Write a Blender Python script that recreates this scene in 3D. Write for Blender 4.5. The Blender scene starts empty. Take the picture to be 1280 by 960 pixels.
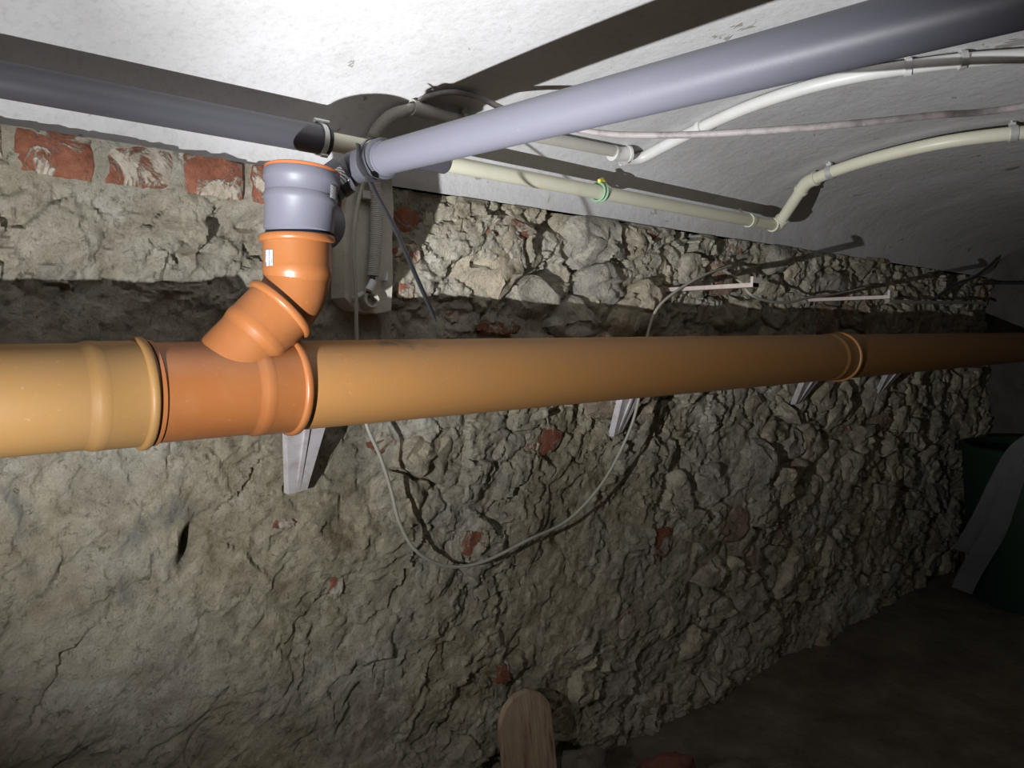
import bpy, math, random
import numpy as np
from mathutils import Vector, Matrix

random.seed(5)
rng = np.random.default_rng(5)
scene = bpy.context.scene
COL = scene.collection
PI = math.pi
CZ = 1.28                      # camera height above the floor (m)

# ------------------------------------------------------------------ camera
YAW, PITCH, FPX = 41.6, -3.46, 960.0
cam_data = bpy.data.cameras.new('camera')
cam_data.sensor_fit = 'HORIZONTAL'
cam_data.sensor_width = 36.0
cam_data.lens = 36.0 * FPX / 1280.0
cam_data.clip_start = 0.02
cam = bpy.data.objects.new('camera', cam_data)
COL.objects.link(cam)
cam.location = (0, 0, CZ)
cam.rotation_euler = (math.radians(90 + PITCH), 0, math.radians(-YAW))
scene.camera = cam

# ------------------------------------------------------------------ world, hand lamp, exposure
world = bpy.data.worlds.new('world')
scene.world = world
world.use_nodes = True
world.node_tree.nodes['Background'].inputs[0].default_value = (0.9, 0.95, 1.0, 1)
world.node_tree.nodes['Background'].inputs[1].default_value = 0.0

LAMP = Vector((-0.09, 0.725, CZ - 0.247))        # torch held low, left of the camera
def torch(name, energy, size_deg, az, el):
    """one torch: a wide spill and a hot beam leave the same reflector"""
    d = bpy.data.lights.new(name, 'SPOT')
    d.energy = energy; d.color = (0.97, 0.98, 1.0)
    d.spot_size = math.radians(size_deg); d.spot_blend = 1.0; d.shadow_soft_size = 0.006
    o = bpy.data.objects.new(name, d); COL.objects.link(o); o.location = LAMP
    a, e = math.radians(az), math.radians(el)
    o.rotation_euler = Vector((math.cos(a) * math.cos(e), math.sin(a) * math.cos(e), math.sin(e))).to_track_quat('-Z', 'Y').to_euler()
torch('torch_spill', 38, 130, 36, 21)
torch('torch_beam', 112, 82, 10, 29)

vs = scene.view_settings
vs.view_transform = 'Standard'
vs.look = 'None'
vs.exposure = 0.05
vs.gamma = 1.0
vs.use_curve_mapping = False

# ------------------------------------------------------------------ pixel -> place helpers
_y, _p = math.radians(YAW), math.radians(PITCH)
FW = Vector((math.sin(_y) * math.cos(_p), math.cos(_y) * math.cos(_p), math.sin(_p)))
RT = Vector((math.cos(_y), -math.sin(_y), 0))
UP = RT.cross(FW)
def ray(px, py):
    return FW + RT * ((px - 640) / FPX) - UP * ((py - 480) / FPX)
def at(px, py, axis, v):
    """point seen at a pixel of the photo that lies on the plane axis = v (world metres)"""
    r = ray(px, py); i = 'xyz'.index(axis)
    if axis == 'z': v = v - CZ
    q = r * (v / r[i])
    return Vector((q.x, q.y, q.z + CZ))

WALL_Y = 1.5
SPRING = CZ + 0.345            # where the vault starts on the wall
CROWN_Y, HALF, RISE, NEXP = 0.40, 1.10, 0.245, 2.6
FRONT_Y = CROWN_Y - HALF
X0, X1 = -1.5, 5.05
def ceil_z(y, off=0.0):
    a, b = HALF - off, RISE - off
    u = min(1.0, abs(y - CROWN_Y) / a)
    return SPRING + b * (1 - u ** NEXP) ** (1 / NEXP)
def on_ceil(px, py, off=0.0):
    r = ray(px, py); lo, hi = 0.05, 8.0
    ymax = CROWN_Y + HALF - off
    if r.y > 0: hi = min(hi, ymax / r.y)
    f = lambda t: (CZ + r.z * t) - ceil_z(r.y * t, off)
    if f(hi) < 0:
        t = hi
    else:
        for _ in range(50):
            m = (lo + hi) / 2
            if f(m) > 0: hi = m
            else: lo = m
        t = lo
    return Vector((r.x * t, r.y * t, CZ + r.z * t))

# ------------------------------------------------------------------ object helpers
def tag(o, label=None, cat=None, group=None, kind=None):
    if label: o['label'] = label
    if cat: o['category'] = cat
    if group: o['group'] = group
    if kind: o['kind'] = kind
    return o
def thing(name, label, cat, loc, group=None):
    o = bpy.data.objects.new(name, None); COL.objects.link(o)
    o.location = loc; o.empty_display_size = 0.05
    return tag(o, label, cat, group)
def obj(name, vf, mat, parent=None, smooth=40, loc=None):
    """one mesh object; vf = (verts, faces) in world metres"""
    v, f = vf
    base = Vector(loc) if loc is not None else (parent.matrix_world.translation.copy() if parent else Vector((0, 0, 0)))
    if parent is not None and loc is None:
        base = Vector(parent['_w']) if '_w' in parent else parent.location.copy()
    v = np.asarray(v, float) - np.array(base)
    me = bpy.data.meshes.new(name)
    me.from_pydata(v.tolist(), [], f)
    me.validate()
    if smooth:
        me.shade_smooth(); me.set_sharp_from_angle(angle=math.radians(smooth))
    if mat is not None: me.materials.append(mat)
    o = bpy.data.objects.new(name, me); COL.objects.link(o)
    if parent is not None:
        o.parent = parent
    else:
        o.location = base
    return o
def solo(name, vf, mat, label, cat, group=None, smooth=40):
    v = np.asarray(vf[0]); c = (v.min(0) + v.max(0)) / 2; c[2] = v[:, 2].min()
    o = obj(name, vf, mat, None, smooth, loc=c)
    return tag(o, label, cat, group)
def sub(name, vf, mat, part, smooth=40):
    """a child of a part: the part's mesh origin is its thing's location"""
    base = part.parent.location if part.parent else part.location
    v = np.asarray(vf[0], float) - np.array(base)
    o = obj(name, (v, vf[1]), mat, None, smooth, loc=(0, 0, 0)); o.parent = part
    return o
def join(*parts):
    V, Fc, n = [], [], 0
    for v, f in parts:
        v = np.asarray(v, float); V.append(v)
        Fc += [tuple(i + n for i in q) for q in f]; n += len(v)
    return np.concatenate(V), Fc
def frame(d):
    d = Vector(d).normalized()
    a = Vector((0, 0, 1)) if abs(d.z) < 0.9 else Vector((1, 0, 0))
    u = a.cross(d).normalized(); w = d.cross(u)
    return d, u, w
def lathe(p0, d, prof, n=40, a0=0.0, a1=2 * PI, up=None):
    """surface of revolution; prof = [(distance along d, radius)]"""
    d, u, w = frame(d)
    if up is not None:
        u = (Vector(up) - d * Vector(up).dot(d)).normalized(); w = d.cross(u)
    p0 = Vector(p0); full = abs(a1 - a0 - 2 * PI) < 1e-6
    k = n if full else n + 1
    V = []; Fc = []
    for s, r in prof:
        for i in range(k):
            a = a0 + (a1 - a0) * i / n
            V.append(p0 + d * s + (u * math.cos(a) + w * math.sin(a)) * r)
    for j in range(len(prof) - 1):
        for i in range(n):
            i2 = (i + 1) % k
            Fc.append((j * k + i, j * k + i2, (j + 1) * k + i2, (j + 1) * k + i))
    return [tuple(v) for v in V], Fc
def disc(p0, d, r, n=32):
    d, u, w = frame(d); p0 = Vector(p0)
    V = [tuple(p0 + (u * math.cos(2 * PI * i / n) + w * math.sin(2 * PI * i / n)) * r) for i in range(n)]
    return V, [tuple(range(n))]
def spline(pts, per=8):
    P = [Vector(p) for p in pts]; out = []
    P = [P[0] * 2 - P[1]] + P + [P[-1] * 2 - P[-2]]
    for i in range(1, len(P) - 2):
        for k in range(per):
            t = k / per
            out.append(0.5 * ((2 * P[i]) + (P[i + 1] - P[i - 1]) * t + (2 * P[i - 1] - 5 * P[i] + 4 * P[i + 1] - P[i + 2]) * t * t
                              + (-P[i - 1] + 3 * P[i] - 3 * P[i + 1] + P[i + 2]) * t ** 3))
    out.append(P[-2]); return out
def tube(path, r, n=14, caps=True, flat=None):
    """swept tube; r number or list; flat = (thickness ratio, normal vector) for flat cable"""
    path = [Vector(p) for p in path]; m = len(path)
    rs = r if hasattr(r, '__len__') else [r] * m
    V = []; Fc = []; u = None
    for j in range(m):
        t = (path[min(j + 1, m - 1)] - path[max(j - 1, 0)]).normalized()
        if u is None: _, u, _ = frame(t)
        u = (u - t * u.dot(t)).normalized(); w = t.cross(u)
        if flat is not None:
            w = (Vector(flat[1]) - t * Vector(flat[1]).dot(t)).normalized(); u = w.cross(t)
        for i in range(n):
            a = 2 * PI * i / n
            V.append(tuple(path[j] + u * (math.cos(a) * rs[j]) + w * (math.sin(a) * rs[j] * (flat[0] if flat else 1))))
    for j in range(m - 1):
        for i in range(n):
            i2 = (i + 1) % n
            Fc.append((j * n + i, j * n + i2, (j + 1) * n + i2, (j + 1) * n + i))
    if caps:
        Fc.append(tuple(range(n - 1, -1, -1))); Fc.append(tuple(range((m - 1) * n, m * n)))
    return V, Fc
def prism(poly, ext):
    """polygon (list of 3D points) pushed along ext"""
    n = len(poly); e = Vector(ext)
    V = [tuple(Vector(p)) for p in poly] + [tuple(Vector(p) + e) for p in poly]
    Fc = [tuple(range(n - 1, -1, -1)), tuple(range(n, 2 * n))]
    for i in range(n):
        j = (i + 1) % n; Fc.append((i, j, n + j, n + i))
    return V, Fc
def box(c, ax, ay, az):
    """centre and three half-axis vectors"""
    c, ax, ay, az = map(Vector, (c, ax, ay, az))
    return prism([c - ax - ay - az, c + ax - ay - az, c + ax + ay - az, c - ax + ay - az], az * 2)
def arc(c, p_dir, q_dir, R, a0, a1, n=10):
    c, p_dir, q_dir = Vector(c), Vector(p_dir).normalized(), Vector(q_dir).normalized()
    return [c + p_dir * (R * math.cos(a0 + (a1 - a0) * i / n)) + q_dir * (R * math.sin(a0 + (a1 - a0) * i / n)) for i in range(n + 1)]

# ------------------------------------------------------------------ numpy noise
def h2(i, j, s):
    i = i.astype(np.int64); j = j.astype(np.int64)
    n = (i * 374761393 + j * 668265263 + s * 982451653) & 0xFFFFFFFF
    n = ((n ^ (n >> 13)) * 1274126177) & 0xFFFFFFFF
    n = ((n ^ (n >> 16)) * 2246822519) & 0xFFFFFFFF
    return ((n ^ (n >> 15)) & 0xFFFFFF) / float(0xFFFFFF)
def vn(x, y, s):
    i = np.floor(x); j = np.floor(y); fx = x - i; fy = y - j
    fx = fx * fx * (3 - 2 * fx); fy = fy * fy * (3 - 2 * fy)
    return (h2(i, j, s) * (1 - fx) + h2(i + 1, j, s) * fx) * (1 - fy) + (h2(i, j + 1, s) * (1 - fx) + h2(i + 1, j + 1, s) * fx) * fy
def fbm(x, y, s, o=4, g=0.5):
    a, t, r = 1.0, 0.0, 0.0
    for k in range(o):
        r = r + a * vn(x * 2 ** k + 17.3 * k, y * 2 ** k + 9.1 * k, s + k); t += a; a *= g
    return r / t                                            # 0..1, mean .5
def sstep(a, b, x):
    t = np.clip((x - a) / (b - a), 0, 1); return t * t * (3 - 2 * t)

# ------------------------------------------------------------------ materials
MATS = {}
class NT:
    def __init__(s, name):
        s.m = bpy.data.materials.new(name); s.m.use_nodes = True; s.t = s.m.node_tree
        s.b = s.t.nodes['Principled BSDF']; s.out = s.t.nodes['Material Output']
        s.co = s.t.nodes.new('ShaderNodeTexCoord')
    def n(s, kind, **kw):
        nd = s.t.nodes.new(kind)
        for k, v in kw.items():
            if k in nd.inputs: nd.inputs[k].default_value = v
            else: setattr(nd, k, v)
        return nd
    def l(s, a, b): s.t.links.new(a, b)
    def shuffle(s):
        """every piece gets its own stretch of the texture"""
        oi = s.n('ShaderNodeObjectInfo'); a = s.n('ShaderNodeVectorMath', operation='MULTIPLY'); b = s.n('ShaderNodeVectorMath', operation='ADD')
        s.l(oi.outputs['Random'], a.inputs[0]); a.inputs[1].default_value = (37.0, 23.0, 51.0)
        s.l(s.co.outputs['Object'], b.inputs[0]); s.l(a.outputs[0], b.inputs[1]); s.vec = b.outputs[0]
    def noise(s, scale, detail=5, rough=0.6, vec=None, dist=0.0):
        nd = s.n('ShaderNodeTexNoise'); nd.inputs['Scale'].default_value = scale
        nd.inputs['Detail'].default_value = detail; nd.inputs['Roughness'].default_value = rough
        nd.inputs['Distortion'].default_value = dist
        s.l(vec if vec is not None else getattr(s, 'vec', s.co.outputs['Object']), nd.inputs['Vector']); return nd.outputs['Fac']
    def ramp(s, fac, stops):
        r = s.n('ShaderNodeValToRGB'); e = r.color_ramp.elements
        while len(e) < len(stops): e.new(0.5)
        for q, (p, c) in zip(e, stops):
            q.position = p; q.color = (*c, 1) if len(c) == 3 else c
        s.l(fac, r.inputs['Fac']); return r.outputs['Color']
    def mix(s, fac, a, b, mode='MIX'):
        m = s.n('ShaderNodeMix', data_type='RGBA', blend_type=mode)
        for sock, v in ((m.inputs[0], fac), (m.inputs[6], a), (m.inputs[7], b)):
            if isinstance(v, (int, float)): sock.default_value = v
            elif isinstance(v, tuple): sock.default_value = (*v, 1)
            else: s.l(v, sock)
        return m.outputs[2]
    def bump(s, hts, dist=0.004, strength=0.8):
        prev = None
        for h, d in hts:
            b = s.n('ShaderNodeBump'); b.inputs['Strength'].default_value = strength; b.inputs['Distance'].default_value = d
            s.l(h, b.inputs['Height'])
            if prev is not None: s.l(prev, b.inputs['Normal'])
            prev = b.outputs['Normal']
        s.l(prev, s.b.inputs['Normal'])
    def color(s, c):
        if isinstance(c, tuple): s.b.inputs['Base Color'].default_value = (*c, 1)
        else: s.l(c, s.b.inputs['Base Color'])
    def rough(s, v, spec=0.5):
        s.b.inputs['Roughness'].default_value = v; s.b.inputs['Specular IOR Level'].default_value = spec

def plastic(name, col, rough=0.4, dirt=0.15, dcol=None, spec=0.5, scale=14, thr=(0.45, 0.75), bump=0.0003):
    m = NT(name)
    d = dcol or tuple(c * 0.55 for c in col)
    f = m.ramp(m.noise(scale, 6, 0.65), [(thr[0], (0, 0, 0)), (thr[1], (dirt, dirt, dirt))])
    c = m.mix(f, col, d)
    f2 = m.ramp(m.noise(160, 3, 0.6), [(0.66, (0, 0, 0)), (0.74, (dirt, dirt, dirt))])
    c = m.mix(f2, c, tuple(min(1, x * 1.5 + 0.05) for x in col))
    m.color(c); m.rough(rough, spec)
    if bump: m.bump([(m.noise(60, 4), bump)])
    return m.m
def metal(name, col, rough=0.35):
    m = NT(name); m.color(m.mix(m.noise(80, 4), tuple(c * 0.6 for c in col), col)); m.rough(rough)
    m.b.inputs['Metallic'].default_value = 1.0; return m.m

def mat_mortar():
    m = NT('rubble_mortar')
    big = m.noise(2.2, 4, 0.55)
    c = m.ramp(m.noise(9, 8, 0.7, dist=0.4), [(0.27, (0.25, 0.21, 0.155)), (0.40, (0.50, 0.45, 0.355)), (0.52, (0.66, 0.61, 0.50)), (0.66, (0.82, 0.78, 0.68))])
    c2 = m.ramp(m.noise(14, 8, 0.7, dist=0.3), [(0.3, (0.28, 0.235, 0.15)), (0.52, (0.60, 0.535, 0.385)), (0.70, (0.76, 0.70, 0.55))])
    c = m.mix(m.ramp(big, [(0.42, (0, 0, 0)), (0.58, (1, 1, 1))]), c, c2)
    grey = m.ramp(m.noise(5.5, 5, 0.6, dist=0.6), [(0.60, (0, 0, 0)), (0.70, (0.75, 0.75, 0.75))])
    c = m.mix(grey, c, (0.27, 0.265, 0.26))
    red = m.ramp(m.noise(3.7, 6, 0.75, dist=1.0), [(0.665, (0, 0, 0)), (0.70, (0.7, 0.7, 0.7))])
    c = m.mix(red, c, (0.30, 0.13, 0.08))
    pit = m.ramp(m.noise(48, 8, 0.8, dist=0.6), [(0.36, (0.75, 0.75, 0.75)), (0.46, (0, 0, 0))])
    c = m.mix(pit, c, (0.17, 0.14, 0.10))
    m.color(c); m.rough(0.95, 0.15)
    m.bump([(m.noise(26, 9, 0.75, dist=0.7), 0.018), (m.noise(110, 7, 0.75), 0.007)], strength=1.0)
    return m.m
def mat_stone():
    m = NT('rubble_stone'); m.shuffle()
    oi = m.n('ShaderNodeObjectInfo')
    tint = m.ramp(oi.outputs['Random'], [(0.0, (0.52, 0.45, 0.33)), (0.22, (0.57, 0.51, 0.40)), (0.45, (0.42, 0.39, 0.34)), (0.62, (0.60, 0.53, 0.39)), (0.82, (0.48, 0.42, 0.32)), (0.95, (0.40, 0.28, 0.21))])
    s = m.ramp(m.noise(11, 8, 0.7, dist=0.5), [(0.3, (0.42, 0.42, 0.42)), (0.5, (0.95, 0.95, 0.95)), (0.72, (1.4, 1.38, 1.33))])
    c = m.mix(1.0, tint, s, 'MULTIPLY')
    mort = m.ramp(m.noise(17, 7, 0.7, dist=0.4), [(0.52, (0, 0, 0)), (0.62, (0.8, 0.8, 0.8))])
    c = m.mix(mort, c, (0.64, 0.59, 0.48))
    pit = m.ramp(m.noise(48, 8, 0.8, dist=0.6), [(0.36, (0.6, 0.6, 0.6)), (0.46, (0, 0, 0))])
    c = m.mix(pit, c, (0.15, 0.125, 0.09))
    m.color(c); m.rough(0.92, 0.2)
    m.bump([(m.noise(20, 8, 0.7, dist=0.8), 0.016), (m.noise(110, 6, 0.7), 0.005)], strength=0.9)
    return m.m
def mat_brick():
    m = NT('red_brick'); m.shuffle()
    c = m.ramp(m.noise(26, 7, 0.7), [(0.3, (0.14, 0.055, 0.035)), (0.5, (0.26, 0.10, 0.062)), (0.72, (0.38, 0.17, 0.105))])
    oi = m.n('ShaderNodeObjectInfo')
    add = m.n('ShaderNodeMath', operation='MULTIPLY_ADD'); add.inputs[1].default_value = 0.10; m.l(oi.outputs['Random'], add.inputs[0]); m.l(m.noise(13, 7, 0.72, dist=0.8), add.inputs[2])
    smear = m.ramp(add.outputs[0], [(0.515, (0, 0, 0)), (0.575, (0.95, 0.95, 0.95))])
    c = m.mix(smear, c, m.ramp(m.noise(40, 6, 0.7), [(0.35, (0.34, 0.29, 0.22)), (0.6, (0.58, 0.53, 0.44))]))
    m.color(c); m.rough(0.9, 0.2)
    m.bump([(smear, 0.003), (m.noise(70, 6, 0.7), 0.004)], strength=0.9)
    return m.m
def mat_ceiling():
    m = NT('whitewash')
    c = m.ramp(m.noise(3, 5, 0.6), [(0.3, (0.58, 0.575, 0.57)), (0.7, (0.69, 0.685, 0.695))])
    spk = m.ramp(m.noise(75, 5, 0.7), [(0.3, (0.80, 0.80, 0.79)), (0.5, (1, 1, 1))])
    c = m.mix(0.7, c, spk, 'MULTIPLY')
    flake = m.ramp(m.noise(6.5, 6, 0.65, dist=0.8), [(0.655, (0, 0, 0)), (0.665, (1, 1, 1))])
    c = m.mix(flake, c, (0.36, 0.345, 0.31))
    m.color(c); m.rough(0.85, 0.25)
    m.bump([(m.noise(4.5, 4, 0.5), 0.012), (m.noise(28, 7, 0.65), 0.004), (flake, 0.0015)], strength=0.6)
    return m.m
def mat_floor():
    m = NT('earth_floor')
    c = m.ramp(m.noise(5, 8, 0.7), [(0.3, (0.10, 0.085, 0.065)), (0.5, (0.17, 0.145, 0.11)), (0.75, (0.26, 0.225, 0.175))])
    m.color(c); m.rough(0.95, 0.15)
    m.bump([(m.noise(14, 8, 0.7), 0.02), (m.noise(90, 6, 0.7), 0.006)])
    return m.m
def mat_barcode(name, sc=300, vec_rot=0.0):
    m = NT(name)
    w = m.n('ShaderNodeTexWave', wave_type='BANDS', bands_direction='DIAGONAL' if vec_rot else 'X')
    w.inputs['Scale'].default_value = sc; w.inputs['Distortion'].default_value = 2.0; w.inputs['Detail Scale'].default_value = 2.0
    m.l(m.co.outputs['Object'], w.inputs['Vector'])
    m.color(m.ramp(w.outputs['Fac'], [(0.30, (0.12, 0.13, 0.2)), (0.38, (0.85, 0.85, 0.83))])); m.rough(0.5)
    return m.m
MORTAR, STONE, BRICK, CEIL, FLOOR = mat_mortar(), mat_stone(), mat_brick(), mat_ceiling(), mat_floor()
ORANGE = plastic('orange_drain_plastic', (0.275, 0.098, 0.030), 0.36, 0.35, (0.34, 0.16, 0.07))
ORANGE_PALE = plastic('faded_orange_plastic', (0.27, 0.15, 0.052), 0.48, 0.5, (0.26, 0.155, 0.075), 0.3)
ORANGE_OLD = plastic('weathered_orange_plastic', (0.36, 0.175, 0.056), 0.45, 0.5, (0.30, 0.17, 0.08))
GREY = plastic('grey_drain_plastic', (0.128, 0.128, 0.158), 0.46, 0.25, (0.15, 0.15, 0.18), 0.4)
GREY_DARK = plastic('dark_grey_sleeve', (0.078, 0.078, 0.092), 0.42, 0.3, (0.08, 0.08, 0.09))
CREAM = plastic('cream_pipe', (0.74, 0.72, 0.57), 0.38, 0.3, (0.55, 0.52, 0.40))
WHITEP = plastic('white_conduit', (0.72, 0.72, 0.70), 0.40, 0.3, (0.55, 0.52, 0.44))
GREYCON = plastic('painted_conduit', (0.50, 0.475, 0.43), 0.6, 0.4, (0.36, 0.33, 0.28))
BLACK = plastic('black_plastic', (0.03, 0.03, 0.034), 0.28, 0.2, (0.05, 0.05, 0.05))
RUBBER = plastic('seal_rubber', (0.02, 0.018, 0.016), 0.6, 0.1)
REDSEAL = plastic('orange_seal', (0.42, 0.13, 0.05), 0.5, 0.3)
CABLE = plastic('grey_cable', (0.42, 0.40, 0.34), 0.55, 0.4, (0.28, 0.25, 0.2))
MAUVE = plastic('dusty_cable', (0.30, 0.27, 0.265), 0.6, 0.9, (0.09, 0.07, 0.07), scale=26)
PAINTBAR = plastic('painted_bar', (0.66, 0.62, 0.64), 0.6, 0.7, (0.40, 0.30, 0.26), scale=30)
PINKBAR = plastic('primed_bar', (0.58, 0.50, 0.46), 0.6, 0.6, (0.40, 0.28, 0.22), scale=40)
def smudge(mat, pos, rad, col):
    """a dark dirty smear at one spot of a pipe (object coordinates)"""
    t = mat.node_tree; b = t.nodes['Principled BSDF']; old = b.inputs['Base Color'].links[0].from_socket
    co = t.nodes.new('ShaderNodeTexCoord'); mp_ = t.nodes.new('ShaderNodeMapping')
    mp_.inputs['Location'].default_value = [-p / r for p, r in zip(pos, rad)]; mp_.inputs['Scale'].default_value = [1 / r for r in rad]
    t.links.new(co.outputs['Object'], mp_.inputs['Vector'])
    ln = t.nodes.new('ShaderNodeVectorMath'); ln.operation = 'LENGTH'; t.links.new(mp_.outputs['Vector'], ln.inputs[0])
    nz_ = t.nodes.new('ShaderNodeTexNoise'); nz_.inputs['Scale'].default_value = 45; nz_.inputs['Detail'].default_value = 6; t.links.new(co.outputs['Object'], nz_.inputs['Vector'])
    ad = t.nodes.new('ShaderNodeMath'); ad.operation = 'MULTIPLY_ADD'; ad.inputs[1].default_value = 1.8; t.links.new(nz_.outputs['Fac'], ad.inputs[0]); t.links.new(ln.outputs['Value'], ad.inputs[2])
    rp_ = t.nodes.new('ShaderNodeValToRGB'); e = rp_.color_ramp.elements
    e[0].position = 0.55; e[0].color = (0.85, 0.85, 0.85, 1); e[1].position = 0.95; e[1].color = (0, 0, 0, 1)
    sc_ = t.nodes.new('ShaderNodeMath'); sc_.operation = 'MULTIPLY'; sc_.inputs[1].default_value = 0.6; t.links.new(ad.outputs[0], sc_.inputs[0]); t.links.new(sc_.outputs[0], rp_.inputs['Fac'])
    mx = t.nodes.new('ShaderNodeMix'); mx.data_type = 'RGBA'; t.links.new(rp_.outputs['Color'], mx.inputs[0]); t.links.new(old, mx.inputs[6]); mx.inputs[7].default_value = (*col, 1)
    t.links.new(mx.outputs[2], b.inputs['Base Color'])
STEEL = metal('galvanised_steel', (0.80, 0.80, 0.78), 0.5)
STEEL.node_tree.nodes['Principled BSDF'].inputs['Metallic'].default_value = 0.5
PLASTER = plastic('plaster', (0.55, 0.52, 0.45), 0.9, 0.5, (0.36, 0.33, 0.27), 0.2, scale=20, bump=0.003)
GREENW = plastic('green_wire', (0.30, 0.50, 0.32), 0.5, 0.2)
YELLOWW = plastic('yellow_wire', (0.75, 0.68, 0.12), 0.4, 0.2)
BINGREEN = plastic('green_bin', (0.010, 0.040, 0.024), 0.55, 0.4)
STRIPG = plastic('grey_strip', (0.17, 0.172, 0.18), 0.8, 0.4, (0.3, 0.3, 0.31))
TAPE_AND_LIT = plastic('white_tape_lit_patch', (0.8, 0.8, 0.82), 0.5, 0.3, (0.3, 0.32, 0.45), scale=120)  # white of the wire tape, and of the lit patches added beside it
PAPER = mat_barcode('sticker', 190)
PAPER2 = mat_barcode('sticker_slanted', 120, 1)
def mat_wood():
    m = NT('old_wood')
    mp = m.n('ShaderNodeMapping'); mp.inputs['Scale'].default_value = (40, 40, 1.0); m.l(m.co.outputs['Object'], mp.inputs['Vector'])
    c = m.ramp(m.noise(1.6, 4, 0.6, mp.outputs['Vector'], 0.05), [(0.32, (0.23, 0.11, 0.075)), (0.45, (0.40, 0.29, 0.20)), (0.7, (0.50, 0.39, 0.28))])
    m.color(c); m.rough(0.8, 0.3); m.bump([(m.noise(3, 5, 0.6, mp.outputs['Vector']), 0.003)]); return m.m
WOOD = mat_wood()
BOUNCE_OCHRE = plastic('bounce_ochre', (0.70, 0.60, 0.44), 0.95, 0.4, (0.5, 0.42, 0.3), 0.1, scale=6, bump=0.006)  # finish of the unseen walls, invented to bounce warm light into the shadows
SHADE_WALL = plastic('shade_toned_wall', (0.12, 0.115, 0.105), 0.95, 0.7, (0.06, 0.055, 0.05), 0.1, scale=9, bump=0.01)  # fading torchlight at the far end is put into this wall colour

# ------------------------------------------------------------------ the setting: back wall relief
SX, SZ = 0.20, 0.118
def warp(x, z):
    return (x + 0.10 * (fbm(x * 5, z * 5, 31, 3) - 0.5) + 0.035 * (fbm(x * 22, z * 22, 35, 3) - 0.5),
            z + 0.08 * (fbm(x * 5, z * 5, 41, 3) - 0.5) + 0.035 * (fbm(x * 22, z * 22, 45, 3) - 0.5))
def feat(i, j):
    return (i + 0.5 + 0.5 * np.mod(j, 2) + 0.85 * (h2(i, j, 7) - 0.5), j + 0.5 + 0.85 * (h2(i, j, 8) - 0.5))
def worley(x, z):
    xw, zw = warp(x, z); X = xw / SX; Z = zw / SZ
    j0 = np.floor(Z); f1 = np.full(X.shape, 9.0); f2 = f1.copy(); ci = np.zeros(X.shape); cj = np.zeros(X.shape)
    for dj in (-1, 0, 1):
        j = j0 + dj; i0 = np.floor(X - 0.5 * np.mod(j, 2))
        for di in (-1, 0, 1):
            i = i0 + di; fx, fz = feat(i, j)
            dx = np.abs(X - fx); dz = np.abs(Z - fz) * 0.85
            d = 0.75 * np.hypot(dx, dz) + 0.25 * np.maximum(dx, dz) - 0.34 * (h2(i, j, 19) - 0.5)
            new = d < f1
            f2 = np.where(new, f1, np.minimum(f2, d)); ci = np.where(new, i, ci); cj = np.where(new, j, cj); f1 = np.where(new, d, f1)
    return f1, f2, ci, cj
def smear(x, z):
    """1 where mortar covers the stones, 0 where they stand bare"""
    zr = z - CZ
    b = 0.45 + 0.55 * (1 - sstep(0.9, 1.9, x + 0.25 * zr))             # left is mostly smeared
    b = np.where((zr > 0.03) & (x > 0.85) & (x < 2.4), 0.25, b)        # bare rubble right of the stack, above the pipe
    mid = np.exp(-(((x - 1.5) / 0.42) ** 2 + ((zr + 0.33) / 0.26) ** 2)); b = np.maximum(b, mid)
    bare = np.exp(-(((x - 1.06) / 0.17) ** 2 + ((zr + 0.33) / 0.20) ** 2)); b = b - 0.7 * bare
    return np.clip(b + 1.3 * (fbm(x * 2.6, z * 2.6, 90, 3) - 0.5), 0, 1)
def terr(t, n, w):
    q = t * n; k = np.floor(q); f = q - k
    return (k + 0.35 * f + 0.65 * sstep(1 - w, 1, f)) / n
def frac(x, z, sx, sz, sd):
    """broken facets: every cell its own level and tilt"""
    X = x / sx; Z = z / sz; i0 = np.floor(X); j0 = np.floor(Z)
    f1 = np.full(X.shape, 9.0); f2 = f1.copy(); val = np.zeros(X.shape)
    for dj in (-1, 0, 1):
        for di in (-1, 0, 1):
            i, j = i0 + di, j0 + dj
            dx = X - (i + 0.5 + 0.9 * (h2(i, j, sd) - 0.5)); dz = Z - (j + 0.5 + 0.9 * (h2(i, j, sd + 1) - 0.5))
            d = np.hypot(dx, dz); new = d < f1
            v = (h2(i, j, sd + 2) - 0.5) + 1.3 * (h2(i, j, sd + 3) - 0.5) * dx + 1.3 * (h2(i, j, sd + 4) - 0.5) * dz
            f2 = np.where(new, f1, np.minimum(f2, d)); val = np.where(new, v, val); f1 = np.where(new, d, f1)
    return val, 1 - sstep(0.0, 0.10, f2 - f1)
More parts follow.
